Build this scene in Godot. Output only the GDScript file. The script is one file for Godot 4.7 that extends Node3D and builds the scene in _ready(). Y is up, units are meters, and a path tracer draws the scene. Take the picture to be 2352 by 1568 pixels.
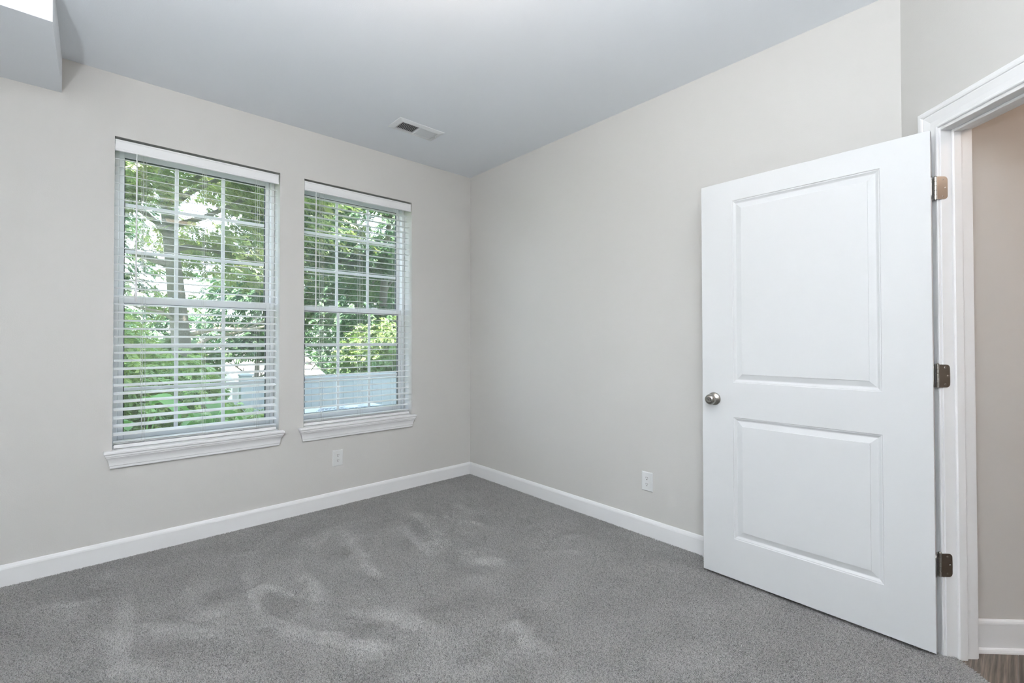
extends Node3D

# ---------------------------------------------------------------- dimensions (metres)
const CEIL := 2.743            # nine-foot ceiling
const ZD := 3.097              # where the right wall meets the diagonal door wall
const XL := -3.75              # left wall
const ZB := 4.05               # back wall
const LAMP := 0.05              # bedroom lamp strength
const FLASH := 13.0             # bounced flash strength
const GROUND := -0.45          # garden level

var rng := RandomNumberGenerator.new()
var M := {}
var used := {}

# ================================================================ geometry helper
class G:
	var v := PackedVector3Array()
	var n := PackedVector3Array()
	var c := PackedColorArray()
	var col := Color.WHITE
	var tint := false
	func tri(a: Vector3, b: Vector3, d: Vector3, na = null, nb = null, nd = null) -> void:
		# a, b, d run counter-clockwise seen from outside
		var f := (b - a).cross(d - a)
		if f.length_squared() < 1e-20:
			return
		f = f.normalized()
		v.append(a); v.append(d); v.append(b)
		n.append(na if na != null else f); n.append(nd if nd != null else f); n.append(nb if nb != null else f)
		if tint:
			c.append(col); c.append(col); c.append(col)
	func quad(a: Vector3, b: Vector3, d: Vector3, e: Vector3) -> void:
		tri(a, b, d)
		tri(a, d, e)
	func box(lo: Vector3, hi: Vector3, r := 0.0) -> void:
		# a box whose edges are chamfered by r
		var s := [lo, hi]
		if r <= 0.0:
			var p := func(i, j, k): return Vector3(s[i].x, s[j].y, s[k].z)
			quad(p.call(0, 0, 1), p.call(1, 0, 1), p.call(1, 1, 1), p.call(0, 1, 1))
			quad(p.call(1, 0, 0), p.call(0, 0, 0), p.call(0, 1, 0), p.call(1, 1, 0))
			quad(p.call(1, 0, 1), p.call(1, 0, 0), p.call(1, 1, 0), p.call(1, 1, 1))
			quad(p.call(0, 0, 0), p.call(0, 0, 1), p.call(0, 1, 1), p.call(0, 1, 0))
			quad(p.call(0, 1, 1), p.call(1, 1, 1), p.call(1, 1, 0), p.call(0, 1, 0))
			quad(p.call(0, 0, 0), p.call(1, 0, 0), p.call(1, 0, 1), p.call(0, 0, 1))
			return
		var ctr := (lo + hi) * 0.5
		var h := (hi - lo) * 0.5
		r = minf(r, minf(h.x, minf(h.y, h.z)) * 0.98)
		# corner points: q[sx][sy][sz][axis] lies on the face across that axis
		var q := func(sx, sy, sz, ax):
			var t := Vector3(h.x - (0.0 if ax == 0 else r), h.y - (0.0 if ax == 1 else r), h.z - (0.0 if ax == 2 else r))
			return ctr + Vector3(sx * t.x, sy * t.y, sz * t.z)
		for sg in [-1.0, 1.0]:
			_face([q.call(sg, -1, -1, 0), q.call(sg, 1, -1, 0), q.call(sg, 1, 1, 0), q.call(sg, -1, 1, 0)], ctr)
			_face([q.call(-1, sg, -1, 1), q.call(1, sg, -1, 1), q.call(1, sg, 1, 1), q.call(-1, sg, 1, 1)], ctr)
			_face([q.call(-1, -1, sg, 2), q.call(1, -1, sg, 2), q.call(1, 1, sg, 2), q.call(-1, 1, sg, 2)], ctr)
			for s2 in [-1.0, 1.0]:
				_face([q.call(-1, sg, s2, 1), q.call(1, sg, s2, 1), q.call(1, sg, s2, 2), q.call(-1, sg, s2, 2)], ctr)
				_face([q.call(sg, -1, s2, 0), q.call(sg, 1, s2, 0), q.call(sg, 1, s2, 2), q.call(sg, -1, s2, 2)], ctr)
				_face([q.call(sg, s2, -1, 0), q.call(sg, s2, 1, 0), q.call(sg, s2, 1, 1), q.call(sg, s2, -1, 1)], ctr)
				for s3 in [-1.0, 1.0]:
					_face([q.call(sg, s2, s3, 0), q.call(sg, s2, s3, 1), q.call(sg, s2, s3, 2)], ctr)
	func _face(p: Array, ctr: Vector3) -> void:
		var f: Vector3 = (p[1] - p[0]).cross(p[2] - p[0])
		if f.dot((p[0] + p[1] + p[2]) / 3.0 - ctr) < 0.0:
			p.reverse()
		tri(p[0], p[1], p[2])
		if p.size() == 4:
			tri(p[0], p[2], p[3])
	func loft(rings: Array, closed := true, caps := true) -> void:
		# rings of equal size, each counter-clockwise seen from the far end looking back
		var m: int = rings[0].size()
		for k in rings.size() - 1:
			for i in (m if closed else m - 1):
				var j := (i + 1) % m
				quad(rings[k][i], rings[k][j], rings[k + 1][j], rings[k + 1][i])
		if caps:
			for e in 2:
				var r: Array = rings[0] if e == 0 else rings[-1]
				for i in range(1, m - 1):
					if e == 0:
						tri(r[0], r[i + 1], r[i])
					else:
						tri(r[0], r[i], r[i + 1])
	func extrude(prof: PackedVector2Array, from: Transform3D, to: Transform3D) -> void:
		# prof lies in the x-y plane of the two transforms, counter-clockwise seen from +z, to ahead on +z
		var m := prof.size()
		for i in m:
			var a := Vector3(prof[i].x, prof[i].y, 0)
			var b := Vector3(prof[(i + 1) % m].x, prof[(i + 1) % m].y, 0)
			quad(from * a, from * b, to * b, to * a)
		var idx := Geometry2D.triangulate_polygon(prof)
		for k in range(0, idx.size(), 3):
			var t := [prof[idx[k]], prof[idx[k + 1]], prof[idx[k + 2]]]
			if (t[1] - t[0]).cross(t[2] - t[0]) < 0.0:
				t = [t[0], t[2], t[1]]
			var P := func(xf, q): return xf * Vector3(q.x, q.y, 0)
			tri(P.call(to, t[0]), P.call(to, t[1]), P.call(to, t[2]))
			tri(P.call(from, t[0]), P.call(from, t[2]), P.call(from, t[1]))
	func lathe(prof: Array, xf: Transform3D, seg := 24, smooth := true) -> void:
		# prof: Vector2(radius, height along +y), from the bottom up
		var nn := []
		for k in prof.size():
			var a: Vector2 = prof[max(k - 1, 0)]
			var b: Vector2 = prof[min(k + 1, prof.size() - 1)]
			var t := (b - a).normalized()
			nn.append(Vector2(t.y, -t.x))
		for k in prof.size() - 1:
			for i in seg:
				var a0 := TAU * i / seg
				var a1 := TAU * (i + 1) / seg
				var pt := func(q, ang): return xf * Vector3(q.x * cos(ang), q.y, -q.x * sin(ang))
				var nm := func(q, ang): return (xf.basis * Vector3(q.x * cos(ang), q.y, -q.x * sin(ang))).normalized()
				var A: Vector3 = pt.call(prof[k], a0)
				var B: Vector3 = pt.call(prof[k], a1)
				var C: Vector3 = pt.call(prof[k + 1], a1)
				var D: Vector3 = pt.call(prof[k + 1], a0)
				if smooth:
					tri(A, B, C, nm.call(nn[k], a0), nm.call(nn[k], a1), nm.call(nn[k + 1], a1))
					tri(A, C, D, nm.call(nn[k], a0), nm.call(nn[k + 1], a1), nm.call(nn[k + 1], a0))
				else:
					quad(A, B, C, D)
	func tube(pts: Array, rad: Array, seg := 6) -> void:
		var rings := []
		var nor := []
		var side := Vector3.ZERO
		for k in pts.size():
			var t: Vector3 = (pts[min(k + 1, pts.size() - 1)] - pts[max(k - 1, 0)]).normalized()
			if side == Vector3.ZERO:
				side = t.cross(Vector3.UP if absf(t.y) < 0.9 else Vector3.RIGHT).normalized()
			side = (side - t * side.dot(t)).normalized()
			var up := t.cross(side)
			var ring := []
			var rn := []
			for i in seg:
				var a := TAU * i / seg
				var dir := side * cos(a) + up * sin(a)
				ring.append(pts[k] + dir * rad[k])
				rn.append(dir)
			rings.append(ring)
			nor.append(rn)
		for k in pts.size() - 1:
			for i in seg:
				var j := (i + 1) % seg
				tri(rings[k][i], rings[k][j], rings[k + 1][j], nor[k][i], nor[k][j], nor[k + 1][j])
				tri(rings[k][i], rings[k + 1][j], rings[k + 1][i], nor[k][i], nor[k + 1][j], nor[k + 1][i])
		for i in range(1, seg - 1):
			tri(rings[0][0], rings[0][i + 1], rings[0][i])
			tri(rings[-1][0], rings[-1][i], rings[-1][i + 1])
	func mesh() -> ArrayMesh:
		var a := []
		a.resize(Mesh.ARRAY_MAX)
		a[Mesh.ARRAY_VERTEX] = v
		a[Mesh.ARRAY_NORMAL] = n
		if tint:
			a[Mesh.ARRAY_COLOR] = c
		var m := ArrayMesh.new()
		m.add_surface_from_arrays(Mesh.PRIMITIVE_TRIANGLES, a)
		return m

const SETTING := {
	"floor": ["bedroom floor slab under the grey carpet", "floor"],
	"ceiling": ["smooth white bedroom ceiling", "ceiling"],
	"wall_window": ["greige wall with the two windows", "wall"],
	"wall_right": ["plain greige wall behind the open door", "wall"],
	"wall_left": ["greige wall at the left of the room", "wall"],
	"wall_back": ["greige wall behind the camera", "wall"],
	"wall_diagonal": ["greige wall set at an angle with the doorway", "wall"],
	"ceiling_soffit": ["boxed-in soffit under the ceiling at upper left", "soffit"],
	"wall_upper_storey": ["sided upper storey of the house above the room", "wall"],
	"baseboard_window": ["white baseboard below the two windows", "baseboard"],
	"baseboard_right": ["white baseboard along the wall behind the door", "baseboard"],
	"baseboard_left": ["white baseboard along the left wall", "baseboard"],
	"baseboard_back": ["white baseboard along the wall behind the camera", "baseboard"],
	"baseboard_diagonal": ["short white baseboard beside the doorway casing", "baseboard"],
	"wall_hall_side": ["beige hall wall seen through the doorway", "wall"],
	"wall_hall_far": ["beige wall at the far side of the hall", "wall"],
	"wall_hall_end": ["beige wall at the end of the hall", "wall"],
	"baseboard_hall": ["white beaded baseboard along the hall wall", "baseboard"],
	"floor_hall": ["dark brown plank floor of the hall", "floor"],
	"ground_lawn": ["green lawn outside the windows", "lawn"],
}

# ================================================================ scene helpers
func numbered(called: String) -> String:
	var k: int = used.get(called, 0)
	used[called] = k + 1
	return called if k == 0 else "%s_%03d" % [called, k]

func thing(called: String, label: String, category: String, at := Vector3.ZERO, turn := 0.0, group := "") -> Node3D:
	var o := Node3D.new()
	o.name = numbered(called)
	add_child(o)
	o.position = at
	o.rotation.y = turn
	o.set_meta("label", label)
	o.set_meta("category", category)
	if group:
		o.set_meta("group", group)
	return o

func part(called: String, shape, mat: Material, parent: Node, at := Vector3.ZERO, label := "") -> MeshInstance3D:
	var o := MeshInstance3D.new()
	o.name = called
	o.mesh = shape.mesh() if shape is G else shape
	o.material_override = mat
	o.position = at
	if label:
		o.set_meta("label", label)
	parent.add_child(o, true)
	return o

func structure(called: String, shape, mat: Material, at := Vector3.ZERO, turn := 0.0) -> MeshInstance3D:
	var o := MeshInstance3D.new()
	o.name = called
	o.mesh = shape.mesh() if shape is G else shape
	o.material_override = mat
	o.position = at
	o.rotation.y = turn
	o.set_meta("kind", "structure")
	if SETTING.has(called):
		o.set_meta("label", SETTING[called][0])
		o.set_meta("category", SETTING[called][1])
	add_child(o)
	return o

func bx(lo: Vector3, hi: Vector3, r := 0.0) -> G:
	var g := G.new()
	g.box(lo, hi, r)
	return g

func mat(called: String, color: Color, rough := 0.6, metal := 0.0) -> StandardMaterial3D:
	var m := StandardMaterial3D.new()
	m.resource_name = called
	m.albedo_color = color
	m.roughness = rough
	m.metallic = metal
	M[called] = m
	return m

func lin(r: float, g: float, b: float) -> Color:
	return Color(r, g, b).linear_to_srgb()

func noise_image(size: int, freq: float, sd: int, oct := 3) -> Image:
	var f := FastNoiseLite.new()
	f.seed = sd
	f.frequency = freq
	f.fractal_octaves = oct
	return f.get_seamless_image(size, size)

func relief(m: StandardMaterial3D, im: Image, scale: float, depth: float) -> void:
	m.uv1_triplanar = true
	m.uv1_world_triplanar = true
	m.uv1_scale = Vector3.ONE * scale
	m.heightmap_enabled = true
	m.heightmap_texture = ImageTexture.create_from_image(im)
	m.heightmap_scale = depth

# ================================================================ materials
func make_materials() -> void:
	var wall := mat("wall_paint", lin(0.625, 0.614, 0.592), 0.75)
	relief(wall, noise_image(256, 0.05, 3), 9.0, 0.02)
	var ceil := mat("ceiling_paint", lin(0.845, 0.88, 0.92), 0.9)
	relief(ceil, noise_image(256, 0.06, 5), 9.0, 0.02)
	mat("trim_paint", lin(0.87, 0.875, 0.88), 0.38)
	mat("door_paint", lin(0.70, 0.713, 0.722), 0.42)
	mat("vinyl", lin(0.93, 0.94, 0.945), 0.35)
	mat("blind_white", lin(0.84, 0.845, 0.85), 0.4)
	mat("cord", lin(0.78, 0.78, 0.76), 0.8)
	mat("plastic", lin(0.76, 0.77, 0.77), 0.35)
	mat("slot", lin(0.03, 0.03, 0.03), 0.6)
	mat("nickel", lin(0.36, 0.345, 0.32), 0.27, 1.0)
	mat("hinge_nickel", lin(0.47, 0.455, 0.43), 0.30, 1.0)
	mat("nickel_dark", lin(0.16, 0.15, 0.14), 0.35, 1.0)
	mat("vent_metal", lin(0.74, 0.76, 0.77), 0.4)
	mat("duct", lin(0.05, 0.055, 0.06), 0.8)
	mat("rubber", lin(0.6, 0.6, 0.58), 0.7)
	mat("hall_paint", lin(0.62, 0.595, 0.565), 0.75)
	var glass := mat("glass", Color(0.95, 1.0, 0.98, 0.04), 0.0)
	glass.transparency = BaseMaterial3D.TRANSPARENCY_ALPHA
	mat("gasket", lin(0.06, 0.07, 0.075), 0.6)
	var fl := mat("lamp_glass", lin(0.85, 0.84, 0.82), 0.5)
	fl.emission_enabled = true
	fl.emission = Color(1.0, 0.97, 0.93)
	fl.emission_energy_multiplier = 2.2
	# carpet
	var pile := mat("carpet_pile", Color.WHITE, 0.95)
	pile.vertex_color_use_as_albedo = true
	mat("carpet_backing", lin(0.25, 0.25, 0.243), 1.0)
	# outdoors
	mat("siding", lin(0.56, 0.56, 0.57), 0.6)
	mat("shingle", lin(0.22, 0.21, 0.21), 0.9)
	mat("roof_pale", lin(0.44, 0.41, 0.395), 0.8)
	mat("porch_door", lin(0.22, 0.25, 0.26), 0.6)
	mat("fence_vinyl", lin(0.52, 0.555, 0.61), 0.35)
	mat("ac_case", lin(0.62, 0.66, 0.70), 0.45)
	mat("ac_dark", lin(0.10, 0.12, 0.14), 0.6)
	mat("concrete", lin(0.45, 0.45, 0.44), 0.9)
	var lawn := mat("lawn", lin(0.13, 0.20, 0.06), 0.95)
	relief(lawn, noise_image(256, 0.1, 9), 1.5, 2.0)
	var bark := mat("bark", lin(0.27, 0.25, 0.23), 0.9)
	relief(bark, noise_image(256, 0.06, 11), 3.0, 1.0)
	var pale := mat("bark_pale", lin(0.42, 0.38, 0.33), 0.9)
	relief(pale, noise_image(256, 0.06, 12), 3.0, 0.6)
	for e in [["leaf_pale", 0.48, 0.55, 0.36], ["leaf_dark", 0.15, 0.27, 0.165], ["leaf_mid", 0.29, 0.40, 0.21], ["leaf_bush", 0.47, 0.60, 0.31], ["leaf_broad", 0.20, 0.38, 0.12]]:
		var lm := mat(e[0], lin(e[1], e[2], e[3]), 0.5)
		lm.vertex_color_use_as_albedo = true
		lm.backlight_enabled = true
		lm.backlight = lin(0.52, 0.62, 0.36)
	for i in 3:
		mat("plank_%d" % i, lin([0.215, 0.185, 0.24][i], [0.180, 0.155, 0.203][i], [0.148, 0.128, 0.170][i]), 0.45)
		var im := Image.create(256, 256, false, Image.FORMAT_RGB8)
		var f := FastNoiseLite.new()
		f.seed = 40 + i
		f.frequency = 0.02
		for y in 256:
			for x in 256:
				var g := 0.80 + 0.35 * f.get_noise_2d(x * 0.35, y * 5.0) + 0.2 * f.get_noise_2d(x * 1.2 + 300.0, y * 18.0)
				im.set_pixel(x, y, Color(g, g * 0.985, g * 0.97))
		var wm: StandardMaterial3D = M["plank_%d" % i]
		wm.albedo_texture = ImageTexture.create_from_image(im)
		wm.uv1_triplanar = true
		wm.uv1_scale = Vector3(1.0, 3.0, 3.0)
		wm.uv1_offset = Vector3(0.45, 0.0, 0.1 * i)

# ================================================================ main
func _ready() -> void:
	rng.seed = 20240611
	make_materials()
	# ---- camera: a 16 mm class lens held level at chest height, shifted a touch
	var cam := Camera3D.new()
	cam.name = "camera"
	add_child(cam)
	cam.position = Vector3(-2.586, 1.2235, 3.4332)
	cam.rotation = Vector3(0.0120, -0.73636, -0.00157)
	cam.near = 0.05
	cam.far = 400.0
	cam.projection = Camera3D.PROJECTION_FRUSTUM
	cam.size = 0.05 * 1568.0 / 1057.98
	cam.frustum_offset = Vector2(0, -0.05 * 13.755 / 1057.98)
	cam.current = true
	# ---- sky
	var env := Environment.new()
	env.background_mode = Environment.BG_SKY
	var sky := Sky.new()
	var sm := ProceduralSkyMaterial.new()
	sm.sky_top_color = Color(0.78, 0.88, 1.0)
	sm.sky_horizon_color = Color(0.95, 0.97, 1.0)
	sm.ground_bottom_color = Color(0.36, 0.40, 0.30)
	sm.ground_horizon_color = Color(0.80, 0.84, 0.86)
	sm.sky_energy_multiplier = 1.0
	sky.sky_material = sm
	env.sky = sky
	env.background_energy_multiplier = 3.2
	env.tonemap_mode = Environment.TONE_MAPPER_LINEAR
	env.tonemap_exposure = 1.92
	env.sdfgi_enabled = true
	env.ssao_enabled = true
	env.ssil_enabled = true
	var we := WorldEnvironment.new()
	we.name = "sky"
	we.environment = env
	add_child(we)
	# ---- sun: high behind the house, so the near yard lies in the house's shade
	var sun := DirectionalLight3D.new()
	sun.name = "sun"
	sun.light_color = Color(1.0, 0.97, 0.90)
	sun.light_energy = 6.0
	sun.light_angular_distance = 1.0
	sun.shadow_enabled = true
	sun.sky_mode = DirectionalLight3D.SKY_MODE_LIGHT_ONLY
	add_child(sun)
	sun.look_at_from_position(Vector3.ZERO, Vector3(-0.35, -1.25, -0.9))

	build_shell()
	build_trim()
	build_windows()
	build_door()
	build_hall()
	build_carpet()
	build_fixtures()
	build_garden()

# ---------------------------------------------------------------- room shell
const W1 := [-2.508, -1.640]
const W2 := [-1.479, -0.611]
const WY0 := 0.613
const WY1 := 2.389

func build_shell() -> void:
	var wp: Material = M.wall_paint
	# floor slab
	structure("floor", bx(Vector3(XL - 0.15, -0.16, -0.2), Vector3(0.15, -0.008, ZB + 0.15)), M.carpet_backing)
	structure("ceiling", bx(Vector3(XL - 0.15, CEIL, -0.2), Vector3(2.4, 2.95, 6.2)), M.ceiling_paint)
	# window wall with two openings
	var g := G.new()
	var z0 := -0.21
	for r in [[-7.0, -0.16, W1[0], 2.95], [W1[1], -0.16, W2[0], 2.95], [W2[1], -0.16, 3.5, 2.95]]:
		g.box(Vector3(r[0], r[1], z0), Vector3(r[2], r[3], 0))
	for w in [W1, W2]:
		g.box(Vector3(w[0], -0.16, z0), Vector3(w[1], WY0 - 0.012, 0))
		g.box(Vector3(w[0], WY1, z0), Vector3(w[1], 2.95, 0))
	structure("wall_window", g, wp)
	structure("wall_right", bx(Vector3(0, -0.16, 0), Vector3(0.12, 2.95, ZD + 0.06)), wp)
	structure("wall_left", bx(Vector3(XL - 0.12, -0.16, 0), Vector3(XL, 2.95, ZB)), wp)
	structure("wall_back", bx(Vector3(XL, -0.16, ZB), Vector3(-0.93, 2.95, ZB + 0.12)), wp)
	# diagonal wall with the doorway, in its own axes: x along the wall, z into the room
	g = G.new()
	g.box(Vector3(0, -0.16, -0.113), Vector3(0.171, 2.95, 0))
	g.box(Vector3(1.143, -0.16, -0.113), Vector3(2.4, 2.95, 0))
	g.box(Vector3(0.171, 2.062, -0.113), Vector3(1.143, 2.95, 0))
	structure("wall_diagonal", g, wp, Vector3(0, 0, ZD), deg_to_rad(-135))
	# boxed-in duct under the ceiling
	structure("ceiling_soffit", bx(Vector3(XL, 2.556, 0), Vector3(-2.7245, CEIL, 0.737)), M.ceiling_paint)
	# the storey above, whose bulk keeps the sun off the near yard
	structure("wall_upper_storey", bx(Vector3(-7.0, 2.95, -0.21), Vector3(6.0, 6.4, 8.0)), M.siding)

# ---------------------------------------------------------------- baseboards, casing
func base_profile(h: float) -> PackedVector2Array:
	# x: out of the wall, y: up
	return PackedVector2Array([Vector2(0, -0.01), Vector2(0.013, -0.01), Vector2(0.013, h - 0.022), Vector2(0.0115, h - 0.014), Vector2(0.0095, h - 0.009), Vector2(0.0075, h - 0.003), Vector2(0.004, h), Vector2(0, h)])

func run(a: Vector3, b: Vector3, out_dir: Vector3, prof: PackedVector2Array) -> G:
	# a moulding whose profile stands out of the wall along out_dir, laid from a to b
	var g := G.new()
	var along := (b - a).normalized()
	var basis := Basis(out_dir, Vector3.UP, out_dir.cross(Vector3.UP))
	if basis.z.dot(along) < 0.0:
		var t := a
		a = b
		b = t
	g.extrude(prof, Transform3D(basis, a), Transform3D(basis, b))
	return g

func build_trim() -> void:
	var tp: Material = M.trim_paint
	var p := base_profile(0.1075)
	structure("baseboard_window", run(Vector3(XL, 0, 0), Vector3(0, 0, 0), Vector3(0, 0, 1), p), tp)
	structure("baseboard_right", run(Vector3(0, 0, 0.013), Vector3(0, 0, ZD), Vector3(-1, 0, 0), p), tp)
	structure("baseboard_left", run(Vector3(XL, 0, 0.013), Vector3(XL, 0, ZB), Vector3(1, 0, 0), p), tp)
	structure("baseboard_back", run(Vector3(XL + 0.013, 0, ZB), Vector3(-1.0, 0, ZB), Vector3(0, 0, -1), p), tp)
	var turn := deg_to_rad(-135)
	var at := Vector3(0, 0, ZD)
	structure("baseboard_diagonal", run(Vector3(0, 0, 0), Vector3(0.097, 0, 0), Vector3(0, 0, 1), p), tp, at, turn)
	# door frame: jambs, stops and head (one built-in frame), then the casing round it
	var fr := thing("door_frame", "white painted door frame with stops around the doorway to the hall", "door frame", at, turn)
	fr.set_meta("kind", "structure")
	var j := 0.190      # face of the hinge jamb
	var k := 1.124      # face of the latch jamb
	var head := 2.047
	part("jamb", bx(Vector3(j - 0.019, -0.008, -0.115), Vector3(j, head + 0.015, 0.001), 0.0015), tp, fr)
	part("jamb", bx(Vector3(k, -0.008, -0.115), Vector3(k + 0.019, head + 0.015, 0.001), 0.0015), tp, fr)
	part("head", bx(Vector3(j, head, -0.115), Vector3(k, head + 0.015, 0.001), 0.0015), tp, fr)
	part("stop", bx(Vector3(j, -0.008, -0.071), Vector3(j + 0.011, head, -0.038), 0.003), tp, fr)
	part("stop", bx(Vector3(k - 0.011, -0.008, -0.071), Vector3(k, head, -0.038), 0.003), tp, fr)
	part("stop", bx(Vector3(j + 0.011, head - 0.011, -0.071), Vector3(k - 0.011, head, -0.038), 0.003), tp, fr)
	# casing profile: u across (0 = inner edge), v = proud of the wall
	var cp := [Vector2(0, 0), Vector2(0, 0.008), Vector2(0.003, 0.0105), Vector2(0.010, 0.0105), Vector2(0.013, 0.0085), Vector2(0.030, 0.0095), Vector2(0.056, 0.014), Vector2(0.0595, 0.0135), Vector2(0.062, 0.017), Vector2(0.068, 0.0185), Vector2(0.078, 0.0185), Vector2(0.083, 0.016), Vector2(0.083, 0)]
	for side in [1.0, -1.0]:
		casing("trim_%d" % (1 if side > 0 else 2), cp, j - 0.004, k + 0.004, head + 0.013, side, at, turn)

func casing(called: String, cp: Array, a: float, b: float, top: float, side: float, at: Vector3, turn: float) -> void:
	# mitred at the two upper corners; side +1 is the bedroom, -1 the hall
	var o := thing(called, "white stepped casing moulded round the doorway on the " + ("bedroom side" if side > 0 else "hall side"), "door casing", at, turn)
	o.set_meta("kind", "structure")
	var z := 0.0 if side > 0 else -0.113
	var legs := [[], [], []]
	var r0 := []; var r1 := []; var r2 := []; var r3 := []
	for q in cp:
		r0.append(Vector3(a - q.x, -0.008, z + side * q.y))
		r1.append(Vector3(a - q.x, top + q.x, z + side * q.y))
		r2.append(Vector3(b + q.x, top + q.x, z + side * q.y))
		r3.append(Vector3(b + q.x, -0.008, z + side * q.y))
	var pairs := [["side_casing", r0, r1], ["head_casing", r1, r2], ["side_casing", r2, r3]]
	for e in pairs:
		var g := G.new()
		if side > 0:
			g.loft([e[1], e[2]], false, false)
		else:
			g.loft([e[2], e[1]], false, false)
		part(e[0], g, M.trim_paint, o)

# ---------------------------------------------------------------- windows
func build_windows() -> void:
	var n := 0
	for w in [W1, W2]:
		n += 1
		window(n, w[0], w[1])
		stool(n, w[0], w[1])
		blind(n, w[0], w[1], deg_to_rad(12.5 if n == 1 else 4.0))

func window(n: int, x0: float, x1: float) -> void:
	var o := thing("window_%d" % n, "white vinyl double-hung window with nine-pane grilles, " + ("farther from the corner" if n == 1 else "nearer the room corner"), "window")
	o.set_meta("kind", "structure")
	var v: Material = M.vinyl
	var y0 := WY0
	var y1 := WY1
	var f := 0.024
	# frame
	part("frame", bx(Vector3(x0, y0, -0.205), Vector3(x0 + f, y1, -0.128), 0.003), v, o)
	part("frame", bx(Vector3(x1 - f, y0, -0.205), Vector3(x1, y1, -0.128), 0.003), v, o)
	part("frame", bx(Vector3(x0 + f, y1 - f, -0.205), Vector3(x1 - f, y1, -0.128), 0.003), v, o)
	part("frame", bx(Vector3(x0 + f, y0, -0.205), Vector3(x1 - f, y0 + 0.030, -0.128), 0.003), v, o)
	var mid := 1.468
	# upper sash runs in the outer track, the lower in the inner
	sash(o, x0 + f, x1 - f, mid - 0.014, y1 - f, -0.186, 0.032, 0.036, v)
	sash(o, x0 + f, x1 - f, y0 + 0.030, mid + 0.020, -0.154, 0.040, 0.036, v)
	# sash locks on the meeting rail
	for t in [0.3, 0.7]:
		var xl: float = lerp(x0, x1, t)
		part("sash_lock", bx(Vector3(xl - 0.025, mid + 0.020, -0.165), Vector3(xl + 0.025, mid + 0.032, -0.143), 0.004), v, o)

func sash(o: Node3D, x0: float, x1: float, y0: float, y1: float, z: float, rail_b: float, rail_t: float, v: Material) -> void:
	var st := 0.026
	var d := 0.013
	var s := Node3D.new()
	s.name = "sash"
	o.add_child(s, true)
	part("stile", bx(Vector3(x0, y0, z - d), Vector3(x0 + st, y1, z + d), 0.003), v, s)
	part("stile", bx(Vector3(x1 - st, y0, z - d), Vector3(x1, y1, z + d), 0.003), v, s)
	part("rail", bx(Vector3(x0 + st, y0, z - d), Vector3(x1 - st, y0 + rail_b, z + d), 0.003), v, s)
	part("rail", bx(Vector3(x0 + st, y1 - rail_t, z - d), Vector3(x1 - st, y1, z + d), 0.003), v, s)
	var gx0 := x0 + st
	var gx1 := x1 - st
	var gy0 := y0 + rail_b
	var gy1 := y1 - rail_t
	# dark glazing gasket round the glass
	var g := G.new()
	var k := 0.0035
	g.box(Vector3(gx0, gy0, z - 0.011), Vector3(gx0 + k, gy1, z + 0.011))
	g.box(Vector3(gx1 - k, gy0, z - 0.011), Vector3(gx1, gy1, z + 0.011))
	g.box(Vector3(gx0 + k, gy0, z - 0.011), Vector3(gx1 - k, gy0 + k, z + 0.011))
	g.box(Vector3(gx0 + k, gy1 - k, z - 0.011), Vector3(gx1 - k, gy1, z + 0.011))
	part("gasket", g, M.gasket, s)
	# two sheets of glass with flat bars between them
	for e in [-0.008, 0.008]:
		g = G.new()
		g.quad(Vector3(gx0, gy0, z + e), Vector3(gx1, gy0, z + e), Vector3(gx1, gy1, z + e), Vector3(gx0, gy1, z + e))
		part("pane", g, M.glass, s)
	for i in [1, 2]:
		var xm: float = lerp(gx0, gx1, i / 3.0)
		part("muntin", bx(Vector3(xm - 0.0105, gy0, z - 0.004), Vector3(xm + 0.0105, gy1, z + 0.004), 0.002), v, s)
		var ym: float = lerp(gy0, gy1, i / 3.0)
		part("muntin", bx(Vector3(gx0, ym - 0.0105, z - 0.0035), Vector3(gx1, ym + 0.0105, z + 0.0035), 0.002), v, s)

func stool(n: int, x0: float, x1: float) -> void:
	var o := thing("window_sill", "white window sill with moulded apron under the " + ("window farther from the corner" if n == 1 else "window nearer the corner"), "window sill", Vector3.ZERO, 0.0, "window sills")
	var g := G.new()
	# board with horns beyond the opening
	g.box(Vector3(x0, WY0 - 0.018, -0.13), Vector3(x1, WY0, 0.0))
	part("sill_board", g, M.trim_paint, o)
	part("sill_nosing", bx(Vector3(x0 - 0.038, WY0 - 0.018, 0.0), Vector3(x1 + 0.025, WY0, 0.047), 0.004), M.trim_paint, o)
	# apron: crown-like profile returned on itself at both ends
	var prof := []
	for q in [[0.040, 0.018], [0.040, 0.029], [0.035, 0.032], [0.0345, 0.037], [0.0305, 0.043], [0.0265, 0.050], [0.0235, 0.058], [0.0212, 0.067], [0.0200, 0.076], [0.0196, 0.084], [0.0165, 0.0865], [0.0160, 0.098], [0.0125, 0.102]]:
		prof.append(Vector2(q[0], WY0 - q[1]))
	var rings := []
	var a := x0 + 0.003
	var b := x1 - 0.015
	for q in prof:
		var e: float = q.x * 0.85
		rings.append([Vector3(a - e, q.y, 0), Vector3(b + e, q.y, 0), Vector3(b + e, q.y, q.x), Vector3(a - e, q.y, q.x)])
	g = G.new()
	g.loft(rings, true, true)
	part("apron", g, M.trim_paint, o)

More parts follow.
